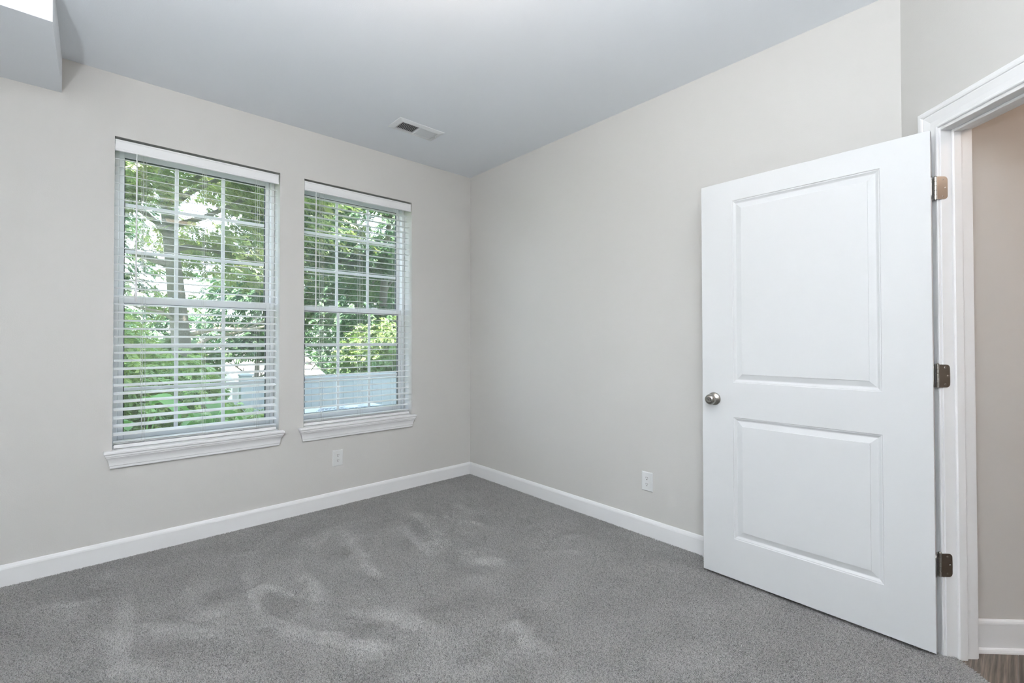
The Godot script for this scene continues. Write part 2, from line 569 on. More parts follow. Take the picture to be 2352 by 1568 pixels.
func blind(n: int, x0: float, x1: float, tilt: float) -> void:
	var o := thing("window_blind", "white two-inch slat blind hung in the " + ("window farther from the corner, slats tipped" if n == 1 else "window nearer the corner, slats nearly flat"), "blind", Vector3(x0, 0, 0), 0.0, "slat blinds")
	var bw: Material = M.blind_white
	var L := x1 - x0
	var a := 0.002
	var b := L - 0.008
	# valance with a rounded lip top and bottom, and the steel headrail behind it
	var vp := PackedVector2Array([Vector2(-0.010, 2.310), Vector2(-0.004, 2.310), Vector2(-0.001, 2.313), Vector2(-0.001, 2.320), Vector2(-0.003, 2.323), Vector2(-0.003, 2.364), Vector2(-0.001, 2.367), Vector2(-0.001, 2.373), Vector2(-0.004, 2.376), Vector2(-0.010, 2.376)])
	var g := G.new()
	# profile x is depth (towards the room), y is height
	var basis := Basis(Vector3(0, 0, 1), Vector3.UP, Vector3(-1, 0, 0))
	g.extrude(vp, Transform3D(basis, Vector3(b, 0, 0)), Transform3D(basis, Vector3(a, 0, 0)))
	part("valance", g, bw, o)
	part("headrail", bx(Vector3(a + 0.004, 2.330, -0.068), Vector3(b - 0.006, 2.372, -0.014), 0.003), bw, o)
	var zc := -0.041
	# slats: slightly crowned strips
	var sg := G.new()
	var w := 0.0252
	var t := 0.0012
	var rings := [[], []]
	var seg := 6
	for e in 2:
		var x: float = [0.004, L - 0.013][e]
		for i in seg + 1:
			var u := -1.0 + 2.0 * i / seg
			rings[e].append(Vector3(x, t + 0.0012 * (1.0 - u * u), w * u))
		for i in seg + 1:
			var u := 1.0 - 2.0 * i / seg
			rings[e].append(Vector3(x, -t + 0.0012 * (1.0 - u * u), w * u))
	rings.reverse()
	sg.loft(rings, true, false)
	# end caps
	for e in 2:
		var r: Array = rings[e]
		for i in seg:
			var p := [r[i], r[i + 1], r[2 * seg - i], r[2 * seg + 1 - i]]
			if e == 0:
				sg.quad(p[0], p[1], p[2], p[3])
			else:
				sg.quad(p[3], p[2], p[1], p[0])
	var sm := sg.mesh()
	var pitch := 0.0465
	var ys := []
	var y := 0.6945
	while y < 2.305:
		ys.append(y)
		y += pitch
	for yy in ys:
		var s := part("slat", sm, bw, o, Vector3(0, yy + rng.randf_range(-0.001, 0.001), zc))
		s.rotation.x = tilt + rng.randf_range(-0.012, 0.012)
	# a few spare slats rest on the bottom rail
	for i in 2:
		var s := part("slat", sm, bw, o, Vector3(0, 0.6445 + i * 0.0065, zc))
		s.rotation.x = 0.02
	part("bottom_rail", bx(Vector3(0.004, 0.615, zc - 0.025), Vector3(L - 0.013, 0.637, zc + 0.025), 0.004), bw, o)
	# ladder cords, front and back, with a lift cord between
	for f in [0.135, 0.432, 0.735]:
		g = G.new()
		for zz in [zc - 0.0275, zc + 0.0275]:
			g.tube([Vector3(f - 0.004, 0.637, zz), Vector3(f - 0.004, 2.335, zz)], [0.0009, 0.0009], 5)
			g.tube([Vector3(f + 0.009, 0.637, zz), Vector3(f + 0.009, 2.335, zz)], [0.0007, 0.0007], 5)
		part("ladder_cord", g, M.cord, o)
	# tilt wand
	g = G.new()
	g.lathe([Vector2(0.0, 1.455), Vector2(0.0055, 1.458), Vector2(0.006, 1.50), Vector2(0.0042, 1.52), Vector2(0.0038, 2.27), Vector2(0.0025, 2.29), Vector2(0.002, 2.315), Vector2(0, 2.316)], Transform3D(Basis(), Vector3(0.098 if n == 1 else 0.083, 0, -0.003)), 8)
	part("tilt_wand", g, bw, o)
	# lift cord looped at the front by the wand
	g = G.new()
	var lx := 0.121 if n == 1 else 0.112
	g.tube([Vector3(lx, 2.31, -0.005), Vector3(lx, 1.6, -0.004), Vector3(lx + 0.002, 0.90, -0.004), Vector3(lx + 0.006, 0.75, -0.004), Vector3(lx + 0.014, 0.68, -0.006), Vector3(lx + 0.02, 0.72, -0.006)], [0.0009, 0.0009, 0.0009, 0.0009, 0.0009, 0.0009], 5)
	part("lift_cord", g, M.cord, o)

# ---------------------------------------------------------------- bedroom door, swung back against the wall
func panel_rings(za: float, zb: float, ya: float, yb: float, x: float, sgn: float) -> Array:
	# successive inset rectangles of a moulded panel; [inset, depth into the slab]
	var out := []
	for e in [[0.0, 0.0], [0.0025, 0.0030], [0.0065, 0.0034], [0.0085, 0.0050], [0.0150, 0.0095], [0.0175, 0.0100], [0.0205, 0.0094], [0.0420, 0.0030], [0.0428, 0.0012], [0.0450, 0.0010]]:
		var i: float = e[0]
		var xx: float = x + sgn * e[1]
		out.append([Vector3(xx, ya + i, za + i), Vector3(xx, ya + i, zb - i), Vector3(xx, yb - i, zb - i), Vector3(xx, yb - i, za + i)])
	return out

func build_door() -> void:
	# axes: origin under the latch edge of the visible face; z runs to the hinges, x through the slab
	var o := thing("door_1", "white two-panel interior door standing open against the right wall", "door", Vector3(-0.1845, 0, 2.294))
	o.set_meta("kind", "structure")
	var Wd := 0.912
	var T := 0.035
	var y0 := 0.020
	var y1 := 2.040
	var pa := 0.158
	var pb := 0.756
	var lo := [0.222, 0.836]
	var up := [1.011, 1.936]
	var g := G.new()
	for f in 2:
		var x := 0.0 if f == 0 else T
		var sgn := 1.0 if f == 0 else -1.0
		var q := func(ya, yb, za, zb):
			var p := [Vector3(x, ya, za), Vector3(x, ya, zb), Vector3(x, yb, zb), Vector3(x, yb, za)]
			if f == 1:
				p.reverse()
			g.quad(p[0], p[1], p[2], p[3])
		var c := 0.0012
		q.call(y0 + c, y1 - c, c, pa)
		q.call(y0 + c, y1 - c, pb, Wd - c)
		q.call(y0 + c, lo[0], pa, pb)
		q.call(lo[1], up[0], pa, pb)
		q.call(up[1], y1 - c, pa, pb)
		for r in [lo, up]:
			var rings := panel_rings(pa, pb, r[0], r[1], x, sgn)
			for k in rings.size() - 1:
				for i in 4:
					var jj := (i + 1) % 4
					if f == 0:
						g.quad(rings[k][i], rings[k][jj], rings[k + 1][jj], rings[k + 1][i])
					else:
						g.quad(rings[k][jj], rings[k][i], rings[k + 1][i], rings[k + 1][jj])
			var z: Array = rings[-1].duplicate()
			if f == 1:
				z.reverse()
			g.quad(z[0], z[1], z[2], z[3])
	# edges with a small arris
	var c := 0.0012
	var A := func(x, y, z): return Vector3(x, y, z)
	var ring := func(ins, x): return [Vector3(x, y0 + ins, ins), Vector3(x, y0 + ins, Wd - ins), Vector3(x, y1 - ins, Wd - ins), Vector3(x, y1 - ins, ins)]
	var rr := [ring.call(c, 0.0), ring.call(0.0, c), ring.call(0.0, T - c), ring.call(c, T)]
	for k in 3:
		for i in 4:
			var jj := (i + 1) % 4
			g.quad(rr[k][jj], rr[k][i], rr[k + 1][i], rr[k + 1][jj])
	part("slab", g, M.door_paint, o)
	# knobs on both faces
	for f in 2:
		var kn := Node3D.new()
		kn.name = "door_knob"
		o.add_child(kn, true)
		kn.position = Vector3(0.0 if f == 0 else T, 0.921, 0.062)
		kn.rotation.z = PI / 2 if f == 0 else -PI / 2    # local +y points out of the face
		g = G.new()
		g.lathe([Vector2(0.0, -0.001), Vector2(0.0335, -0.001), Vector2(0.0335, 0.002), Vector2(0.0325, 0.004), Vector2(0.029, 0.0075), Vector2(0.022, 0.0105), Vector2(0.0165, 0.0125), Vector2(0.015, 0.0155), Vector2(0.0, 0.0155)], Transform3D(), 40)
		part("rose", g, M.nickel, kn)
		g = G.new()
		g.lathe([Vector2(0.0125, 0.012), Vector2(0.0125, 0.024), Vector2(0.015, 0.027), Vector2(0.021, 0.030), Vector2(0.0255, 0.035), Vector2(0.0272, 0.041), Vector2(0.0268, 0.046), Vector2(0.0245, 0.0525), Vector2(0.020, 0.0575), Vector2(0.0145, 0.0603), Vector2(0.0115, 0.0610), Vector2(0.0108, 0.0590), Vector2(0.0, 0.0590)], Transform3D(), 40)
		part("knob", g, M.nickel, kn)
		g = G.new()
		g.lathe([Vector2(0.0, 0.0588), Vector2(0.0075, 0.0588), Vector2(0.0075, 0.0612), Vector2(0.0066, 0.0620), Vector2(0.0, 0.0620)], Transform3D(), 24)
		part("lock_cylinder", g, M.nickel, kn)
		part("keyway", bx(Vector3(-0.0008, 0.0618, -0.0040), Vector3(0.0008, 0.0622, 0.0040)), M.slot, kn)
	part("latch_plate", bx(Vector3(0.0055, 0.893, -0.0012), Vector3(0.0295, 0.949, 0.0008), 0.0006), M.nickel, o)
	# three butt hinges
	for y in [1.820, 1.085, 0.353]:
		hinge(o, y, T, Wd)

func leaf_outline(w: float, h: float, r: float, away := 1.0) -> PackedVector2Array:
	# a leaf from x = 0 (pin) to x = w with its two far corners rounded
	var p := PackedVector2Array([Vector2(0, -h / 2)])
	for i in 7:
		var a := -PI / 2 + PI / 2 * i / 6.0
		p.append(Vector2(w - r + r * cos(a), -h / 2 + r + r * sin(a)))
	for i in 7:
		var a := PI / 2 * i / 6.0
		p.append(Vector2(w - r + r * cos(a), h / 2 - r + r * sin(a)))
	p.append(Vector2(0, h / 2))
	return p

func hinge(o: Node3D, y: float, T: float, Wd: float) -> void:
	var h := Node3D.new()
	h.name = "hinge"
	o.add_child(h, true)
	# the pin stands beyond the face that looks at the wall; in the door's axes
	var pin := Vector3(T + 0.0065, y, Wd + 0.0095)
	h.position = pin
	var hh := 0.089
	# knuckles
	var g := G.new()
	for k in 5:
		var a := -hh / 2 + hh * k / 5.0
		g.lathe([Vector2(0.0, a + 0.0003), Vector2(0.0056, a + 0.0003), Vector2(0.0060, a + 0.001), Vector2(0.0060, a + hh / 5 - 0.001), Vector2(0.0056, a + hh / 5 - 0.0003), Vector2(0.0, a + hh / 5 - 0.0003)], Transform3D(), 16)
	g.lathe([Vector2(0.0, hh / 2), Vector2(0.0055, hh / 2), Vector2(0.0055, hh / 2 + 0.002), Vector2(0.003, hh / 2 + 0.004), Vector2(0.0, hh / 2 + 0.0045)], Transform3D(), 16)
	g.lathe([Vector2(0.0, -hh / 2 - 0.003), Vector2(0.004, -hh / 2 - 0.002), Vector2(0.0045, -hh / 2), Vector2(0.0, -hh / 2)], Transform3D(), 16)
	part("knuckle", g, M.hinge_nickel, h)
	# leaf let into the door's edge: runs towards -x on the plane z = Wd
	var lp := leaf_outline(0.040, hh, 0.014)
	g = G.new()
	var bs := Basis(Vector3(-1, 0, 0), Vector3.UP, Vector3(0, 0, -1))
	g.extrude(lp, Transform3D(bs, Vector3(0, 0, -0.0077)), Transform3D(bs, Vector3(0, 0, -0.0095)))
	part("door_leaf", g, M.hinge_nickel, h)
	# leaf on the jamb: the jamb face turned 45 degrees
	var d := Vector3(1, 0, 1).normalized()           # into the hall
	var s := Vector3(-1, 0, 1).normalized()          # away from the jamb
	# where the jamb face lies, seen from the pin
	var world_pin := o.position + pin
	var ps := ((-world_pin.x) + (world_pin.z - ZD)) / sqrt(2.0)
	var pd := (world_pin.x + world_pin.z - ZD) / sqrt(2.0)
	var to_face := s * (0.190 - ps)
	g = G.new()
	var bj := Basis(d, Vector3.UP, d.cross(Vector3.UP))
	var o1 := to_face + s * 0.0004
	var o2 := to_face + s * 0.0022
	if bj.z.dot(s) > 0.0:
		g.extrude(lp, Transform3D(bj, o1), Transform3D(bj, o2))
	else:
		g.extrude(lp, Transform3D(bj, o2), Transform3D(bj, o1))
	part("jamb_leaf", g, M.hinge_nickel, h)
	# barrel web between knuckle and leaf
	for q in [Vector2(0.022, 0.033), Vector2(0.032, 0.0), Vector2(0.022, -0.033)]:
		g = G.new()
		var up := s
		var xf := Transform3D(Basis(d, up, d.cross(up)), to_face + s * 0.0021 + d * q.x + Vector3.UP * q.y)
		g.lathe([Vector2(0.0, -0.0002), Vector2(0.0040, -0.0002), Vector2(0.0040, 0.0004), Vector2(0.0030, 0.0010), Vector2(0.0, 0.0013)], xf, 14)
		part("screw", g, M.hinge_nickel, h)

# ---------------------------------------------------------------- hall beyond the doorway
func build_hall() -> void:
	var at := Vector3(0, 0, ZD)
	var turn := deg_to_rad(-135)
	var hp: Material = M.hall_paint
	structure("wall_hall_side", bx(Vector3(0.02, -0.16, -1.75), Vector3(0.132, 2.95, -0.113)), hp, at, turn)
	structure("wall_hall_far", bx(Vector3(0.02, -0.16, -1.87), Vector3(2.4, 2.95, -1.75)), hp, at, turn)
	structure("wall_hall_end", bx(Vector3(2.3, -0.16, -1.75), Vector3(2.4, 2.95, -0.113)), hp, at, turn)
	# profile with a rounded bead on top and a shoe at the floor
	var p := PackedVector2Array([Vector2(0, -0.008), Vector2(0.024, -0.008), Vector2(0.0235, 0.0), Vector2(0.021, 0.007), Vector2(0.016, 0.011), Vector2(0.013, 0.012), Vector2(0.013, 0.099), Vector2(0.0135, 0.103), Vector2(0.0130, 0.108), Vector2(0.0105, 0.114), Vector2(0.006, 0.118), Vector2(0, 0.118)])
	structure("baseboard_hall", run(Vector3(0.132, 0, -1.75), Vector3(0.132, 0, -0.113), Vector3(1, 0, 0), p), M.trim_paint, at, turn)
	# dark plank floor: boards square to the house, cut off along the doorway
	var area := PackedVector2Array()
	for q in [[0.10, 0.022], [2.3, 0.022], [2.3, 1.75], [0.10, 1.75]]:
		var w := hall_point(q[0], q[1], 0.0)
		area.append(Vector2(w.x, w.z))
	var fl := structure("floor_hall", slab_of(area, -0.16, -0.020), M.plank_1)
	var z := 3.06
	var i := 0
	while z < 6.0:
		var x: float = [-1.6, -2.1, -1.75, -1.95][i % 4]
		var k := 0
		while x < 1.6:
			var strip := PackedVector2Array([Vector2(x + 0.0006, z + 0.0006), Vector2(x + 1.2194, z + 0.0006), Vector2(x + 1.2194, z + 0.1774), Vector2(x + 0.0006, z + 0.1774)])
			for poly in Geometry2D.intersect_polygons(strip, area):
				part("plank", slab_of(poly, -0.020, -0.006), M["plank_%d" % ((i + k) % 3)], fl)
			x += 1.22
			k += 1
		z += 0.178
		i += 1
	# hall light
	ceiling_lamp(hall_point(1.35, 0.95, CEIL), 2.5, Color(1.0, 0.88, 0.79), "opal bowl ceiling light hanging in the hall", 0.5)

func slab_of(poly: PackedVector2Array, y0: float, y1: float) -> G:
	# an upright prism over a polygon of the x-z plane
	var g := G.new()
	var p := PackedVector2Array()
	for q in poly:
		p.append(Vector2(q.x, -q.y))
	if Geometry2D.is_polygon_clockwise(p):
		p.reverse()
	var b := Basis(Vector3.RIGHT, Vector3(0, 0, -1), Vector3.UP)
	g.extrude(p, Transform3D(b, Vector3(0, y0, 0)), Transform3D(b, Vector3(0, y1, 0)))
	return g

func hall_point(s: float, d: float, y: float) -> Vector3:
	return Vector3((d - s) / sqrt(2.0), y, ZD + (s + d) / sqrt(2.0))

# ---------------------------------------------------------------- carpet
const YARN := [Color(0.27, 0.268, 0.26), Color(0.35, 0.347, 0.339), Color(0.43, 0.426, 0.416), Color(0.51, 0.506, 0.494), Color(0.58, 0.575, 0.562)]   # linear
const STROKES := [
	[-2.47, 0.58, -2.51, 1.14, 0.05], [-2.23, 0.73, -2.28, 1.13, 0.05], [-1.98, 0.62, -2.03, 1.12, 0.05], [-1.75, 0.69, -1.79, 1.18, 0.05],
	[-1.37, 0.40, -1.49, 1.17, 0.05], [-1.08, 0.71, -1.16, 1.16, 0.045], [-2.79, 0.42, -2.58, 0.50, 0.05], [-2.60, 0.78, -2.51, 0.90, 0.04],
	[-2.52, 1.16, -2.38, 1.34, 0.05], [-2.02, 1.22, -1.86, 1.53, 0.06], [-1.86, 1.53, -1.71, 1.74, 0.06], [-1.69, 1.39, -1.51, 1.77, 0.09],
	[-1.62, 0.46, -1.60, 0.66, 0.05], [-2.01, 0.42, -1.81, 0.46, 0.05], [-1.09, 1.03, -0.98, 1.04, 0.06], [-0.98, 1.42, -0.92, 1.49, 0.07],
	[-0.63, 1.62, -0.51, 1.71, 0.07], [-0.60, 1.93, -0.49, 2.00, 0.06], [-0.72, 0.91, -0.68, 1.00, 0.05], [-0.41, 1.30, -0.41, 1.53, 0.05],
	[-1.96, 0.89, -1.85, 1.10, 0.05], [-2.42, 0.90, -2.22, 1.14, 0.06], [-1.25, 1.97, -1.27, 2.17, 0.07], [-1.59, 2.03, -1.48, 2.10, 0.06],
	[-2.19, 0.94, -2.18, 1.08, 0.05], [-0.9, 0.55, -0.95, 0.95, 0.035], [-0.55, 0.5, -0.62, 0.9, 0.03]]

func build_carpet() -> void:
	# one round tuft patch, then thousands of turned copies; every yarn is a bent, tapering strand
	var g := G.new()
	g.tint = true
	var r := RandomNumberGenerator.new()
	r.seed = 77
	for i in 88:
		var rad := 0.024 * sqrt(r.randf())
		var ang := r.randf() * TAU
		var p0 := Vector3(rad * cos(ang), 0, rad * sin(ang))
		var dir := r.randf() * TAU
		var lean := r.randf_range(0.15, 1.0)
		var hgt := r.randf_range(0.008, 0.0125)
		var p1 := p0 + Vector3(cos(dir) * 0.0025 * lean, hgt * 0.62, sin(dir) * 0.0025 * lean)
		var p2 := p1 + Vector3(cos(dir + r.randf_range(-0.7, 0.7)) * 0.0062 * lean, hgt * 0.38, sin(dir + r.randf_range(-0.7, 0.7)) * 0.0062 * lean)
		# heathered yarn: every strand has one plain grey from root to tip
		g.col = YARN[r.randi() % YARN.size()]
		g.tube([p0, p1, p2], [0.0014, 0.0017, 0.0008], 3)
	var m := g.mesh()
	var nz := FastNoiseLite.new()
	nz.seed = 8
	nz.frequency = 4.2
	nz.fractal_octaves = 3
	var spots := []
	var tone := []
	var step := 0.0255
	var row := 0
	var z := 0.020
	while z < ZB - 0.02:
		var x := XL + 0.03 + (step * 0.5 if row % 2 == 1 else 0.0)
		while x < -0.02:
			# stop at the line of the doorway
			var d := (x + z - ZD) / sqrt(2.0)
			if d < -0.022:
				spots.append(Vector3(x + r.randf_range(-0.006, 0.006), -0.0085, z + r.randf_range(-0.006, 0.006)))
				var nap := 0.0
				var q := Vector2(x, z)
				for st in STROKES:
					var a := Vector2(st[0], st[1])
					var b := Vector2(st[2], st[3])
					var c := Geometry2D.get_closest_point_to_segment(q, a, b)
					var e: float = q.distance_to(c) / (st[4] * 0.66 * (1.0 + 0.5 * nz.get_noise_2d(x * 2.0, z * 2.0)))
					nap = maxf(nap, 1.0 - smoothstep(0.45, 1.1, e))
				tone.append(nap)
			x += step
		z += step * 0.866
		row += 1
	# a straight cut edge under the line of the closed door
	var along := 0.20
	while along < 1.12:
		for dd in [0.008, -0.003, -0.014, -0.026]:
			var e := hall_point(along + r.randf_range(-0.002, 0.002), dd, -0.0085)
			spots.append(e)
			tone.append(0.0)
		along += 0.010
	var mm := MultiMesh.new()
	mm.transform_format = MultiMesh.TRANSFORM_3D
	mm.mesh = m
	mm.instance_count = spots.size()
	for i in spots.size():
		var nap: float = tone[i]
		var p: Vector3 = spots[i]
		var spread := nz.get_noise_2d(p.x, p.z)
		var b := Basis(Vector3.UP, r.randf() * TAU)
		# the vacuum cleaner has laid the pile over along its tracks; elsewhere it stands
		var lean := 0.27 - 0.66 * nap * (0.85 + 0.6 * spread) - 0.42 * spread
		b = Basis(Vector3(1, 0, 0), Vector3(-0.45 * lean, 1.0 + 0.10 * nap, lean), Vector3(0, 0, 1)) * b
		mm.set_instance_transform(i, Transform3D(b, p))
	var o := MultiMeshInstance3D.new()
	o.name = "carpet_pile"
	o.multimesh = mm
	o.material_override = M.carpet_pile
	o.set_meta("kind", "stuff")
	o.set_meta("label", "mottled grey cut-pile carpet with vacuum tracks across the bedroom floor")
	o.set_meta("category", "carpet")
	add_child(o)

# ---------------------------------------------------------------- outlets, register, lamp
func build_fixtures() -> void:
	outlet(Vector3(-1.234, 0.353, 0.0), 0.0, "white duplex outlet below the sill of the window nearer the corner")
	outlet(Vector3(0.0, 0.339, 1.848), -PI / 2, "white duplex outlet on the right wall beside the open door")
	register()
	flash_unit()
	ceiling_lamp(Vector3(-1.88, CEIL, 2.22), 1.0, Color(1.0, 0.88, 0.76), "opal bowl ceiling light hanging in the bedroom", 1.0)

func outlet(at: Vector3, turn: float, label: String) -> void:
	var o := thing("wall_outlet", label, "outlet", at, turn, "duplex outlets")
	var w := 0.0385
	var h := 0.0595
	# plate with softened edges
	var rings := []
	for e in [[0.0, 0.0], [0.0, 0.0022], [0.0016, 0.0044], [0.0042, 0.0056], [0.0065, 0.0058]]:
		var i: float = e[0]
		rings.append([Vector3(-w + i, -h + i, e[1]), Vector3(w - i, -h + i, e[1]), Vector3(w - i, h - i, e[1]), Vector3(-w + i, h - i, e[1])])
	var g := G.new()
	g.loft(rings)
	part("cover_plate", g, M.plastic, o)
	for sgn in [1.0, -1.0]:
		var rc := Node3D.new()
		rc.name = "receptacle"
		o.add_child(rc, true)
		rc.position = Vector3(0, sgn * 0.0195, 0.0056)
		var pr := PackedVector2Array()
		for i in 28:
			var a := TAU * i / 28.0
			pr.append(Vector2(0.0172 * cos(a), clampf(0.0172 * sin(a), -0.0142, 0.0142)))
		g = G.new()
		g.extrude(pr, Transform3D(Basis(), Vector3(0, 0, -0.001)), Transform3D(Basis(), Vector3(0, 0, 0.0012)))
		part("face", g, M.plastic, rc)
		part("slot", bx(Vector3(-0.0075, 0.0005, 0.0008), Vector3(-0.0052, 0.0095, 0.0015)), M.slot, rc)
		part("slot", bx(Vector3(0.0052, 0.0015, 0.0008), Vector3(0.0073, 0.0090, 0.0015)), M.slot, rc)
		g = G.new()
		g.lathe([Vector2(0, 0), Vector2(0.0030, 0), Vector2(0.0030, 0.0007), Vector2(0, 0.0007)], Transform3D(Basis(Vector3.RIGHT, PI / 2), Vector3(0, -0.0062, 0.0008)), 12)
		part("ground_hole", g, M.slot, rc)
	g = G.new()
	g.lathe([Vector2(0, 0), Vector2(0.0030, 0), Vector2(0.0026, 0.0010), Vector2(0, 0.0012)], Transform3D(Basis(Vector3.RIGHT, PI / 2), Vector3(0, 0, 0.0057)), 12)
	part("screw", g, M.plastic, o)

func flash_unit() -> void:
	# the photographer's flash on its stand behind the camera, turned up to bounce off the ceiling
	var at := Vector3(-3.25, 0, 3.66)
	var o := thing("studio_flash", "black flash head on a tripod light stand aimed at the ceiling behind the camera", "flash", at)
	var g := G.new()
	g.tube([Vector3(0, 0.16, 0), Vector3(0, 0.7, 0), Vector3(0, 1.28, 0)], [0.013, 0.012, 0.010], 10)
	part("pole", g, M.slot, o)
	for k in 3:
		var a := TAU * k / 3.0 + 0.5
		g = G.new()
		g.tube([Vector3(0, 0.48, 0), Vector3(cos(a) * 0.34, 0.004, sin(a) * 0.34)], [0.008, 0.008], 8)
		part("leg", g, M.slot, o)
	var aim := Vector3(0.12, 1.0, -0.07).normalized()
	var side := aim.cross(Vector3.BACK).normalized()
	var xf := Transform3D(Basis(side, aim, side.cross(aim)), Vector3(0, 1.28, 0))
	g = G.new()
	g.lathe([Vector2(0, 0), Vector2(0.035, 0.0), Vector2(0.040, 0.01), Vector2(0.040, 0.10), Vector2(0.055, 0.14), Vector2(0.060, 0.15), Vector2(0.052, 0.146), Vector2(0.0, 0.146)], xf, 20)
	part("head", g, M.slot, o)
	var fm: StandardMaterial3D = M.lamp_glass.duplicate()
	fm.emission = Color(1.0, 0.99, 0.97)
	fm.emission_energy_multiplier = 3.0
	g = G.new()
	g.lathe([Vector2(0.051, 0.147), Vector2(0.040, 0.152), Vector2(0.0, 0.155)], xf, 20)
	part("diffuser", g, fm, o)
	var l := SpotLight3D.new()
	l.name = "flash_light"
	l.light_color = Color(0.965, 0.98, 1.0)
	l.light_energy = FLASH
	l.light_size = 0.05
	l.spot_angle = 79.0
	l.spot_angle_attenuation = 1.0
	l.spot_range = 14.0
	l.spot_attenuation = 2.0
	l.shadow_enabled = true
	o.add_child(l)
	l.position = xf * Vector3(0, 0.165, 0)
	l.basis = Basis.looking_at(aim, Vector3.RIGHT)

func register() -> void:
	var o := thing("ceiling_vent", "white two-way louvred supply register in the ceiling near the corner", "vent", Vector3(-0.882, CEIL, 0.535))
	var wx := 0.178
	var wz := 0.0915
	var ix := 0.140
	var iz := 0.056
	# flanged frame, sloping down to the opening
	var g := G.new()
	var lv := [[wx, wz, 0.0], [wx, wz, -0.0025], [wx - 0.004, wz - 0.004, -0.0040], [ix + 0.008, iz + 0.008, -0.0105], [ix, iz, -0.0105], [ix, iz, 0.0]]
	var rings := []
	for e in lv:
		rings.append([Vector3(-e[0], e[2], -e[1]), Vector3(e[0], e[2], -e[1]), Vector3(e[0], e[2], e[1]), Vector3(-e[0], e[2], e[1])])
	g.loft(rings, true, false)
	part("frame", g, M.vent_metal, o)
	part("duct_boot", bx(Vector3(-ix, -0.0008, -iz), Vector3(ix, -0.0002, iz)), M.duct, o)
	part("divider", bx(Vector3(-0.006, -0.0112, -iz), Vector3(0.006, -0.001, iz), 0.001), M.vent_metal, o)
	for k in 22:
		var right := k >= 11
		var t := (k % 11 + 0.5) / 11.0
		var x: float = lerp(0.009, ix - 0.003, t) * (1.0 if right else -1.0)
		g = bx(Vector3(-0.0066, -0.0005, -iz), Vector3(0.0066, 0.0005, iz))
		var s := part("louver", g, M.vent_metal, o, Vector3(x, -0.0060, 0))
		s.rotation.z = deg_to_rad(36.0 if not right else -42.0)
	g = G.new()
	g.tube([Vector3(ix + 0.012, -0.0095, 0.012), Vector3(ix + 0.012, -0.0185, 0.012)], [0.0028, 0.0022], 8)
	part("damper_lever", g, M.vent_metal, o)
	for sgn in [-1.0, 1.0]:
		g = G.new()
		g.lathe([Vector2(0, -0.0022), Vector2(0.0028, -0.0016), Vector2(0.0034, 0.0), Vector2(0, 0.0)], Transform3D(Basis(), Vector3(sgn * 0.160, -0.0078, 0)), 12)
		part("screw", g, M.vent_metal, o)

func ceiling_lamp(at: Vector3, power: float, color: Color, label: String, glow: float) -> void:
	# semi-flush fitting: canopy, stem and an open opal bowl that also throws light up
	var o := thing("ceiling_light", label, "ceiling light", at)
	var g := G.new()
	g.lathe([Vector2(0.0, -0.024), Vector2(0.030, -0.024), Vector2(0.058, -0.016), Vector2(0.062, -0.004), Vector2(0.062, 0.0), Vector2(0.0, 0.0)], Transform3D(), 32)
	part("canopy", g, M.nickel, o)
	g = G.new()
	g.tube([Vector3(0, -0.024, 0), Vector3(0, -0.290, 0)], [0.007, 0.007], 12)
	part("stem", g, M.nickel, o)
	g = G.new()
	var pr := []
	for i in 11:
		var a := PI / 2 * i / 10.0
		pr.append(Vector2(0.165 * sin(a), -0.215 - 0.080 * cos(a)))
	for i in 11:
		var a := PI / 2 * (10 - i) / 10.0
		pr.append(Vector2(0.160 * sin(a), -0.214 - 0.075 * cos(a)))
	g.lathe(pr, Transform3D(), 40)
	var lm: StandardMaterial3D = M.lamp_glass.duplicate()
	lm.emission = color
	lm.emission_energy_multiplier = 2.2 * glow
	part("glass_bowl", g, lm, o)
	g = G.new()
	g.lathe([Vector2(0.0, -0.315), Vector2(0.007, -0.312), Vector2(0.012, -0.303), Vector2(0.016, -0.296), Vector2(0.0, -0.288)], Transform3D(), 16)
	part("finial", g, M.nickel, o)
	var l := OmniLight3D.new()
	l.name = "bulb_light"
	l.position = Vector3(0.04, -0.235, 0)
	l.light_color = color
	l.light_energy = LAMP * power
	l.light_size = 0.05
	l.omni_range = 14.0
	l.omni_attenuation = 2.0
	l.shadow_enabled = true
	o.add_child(l)

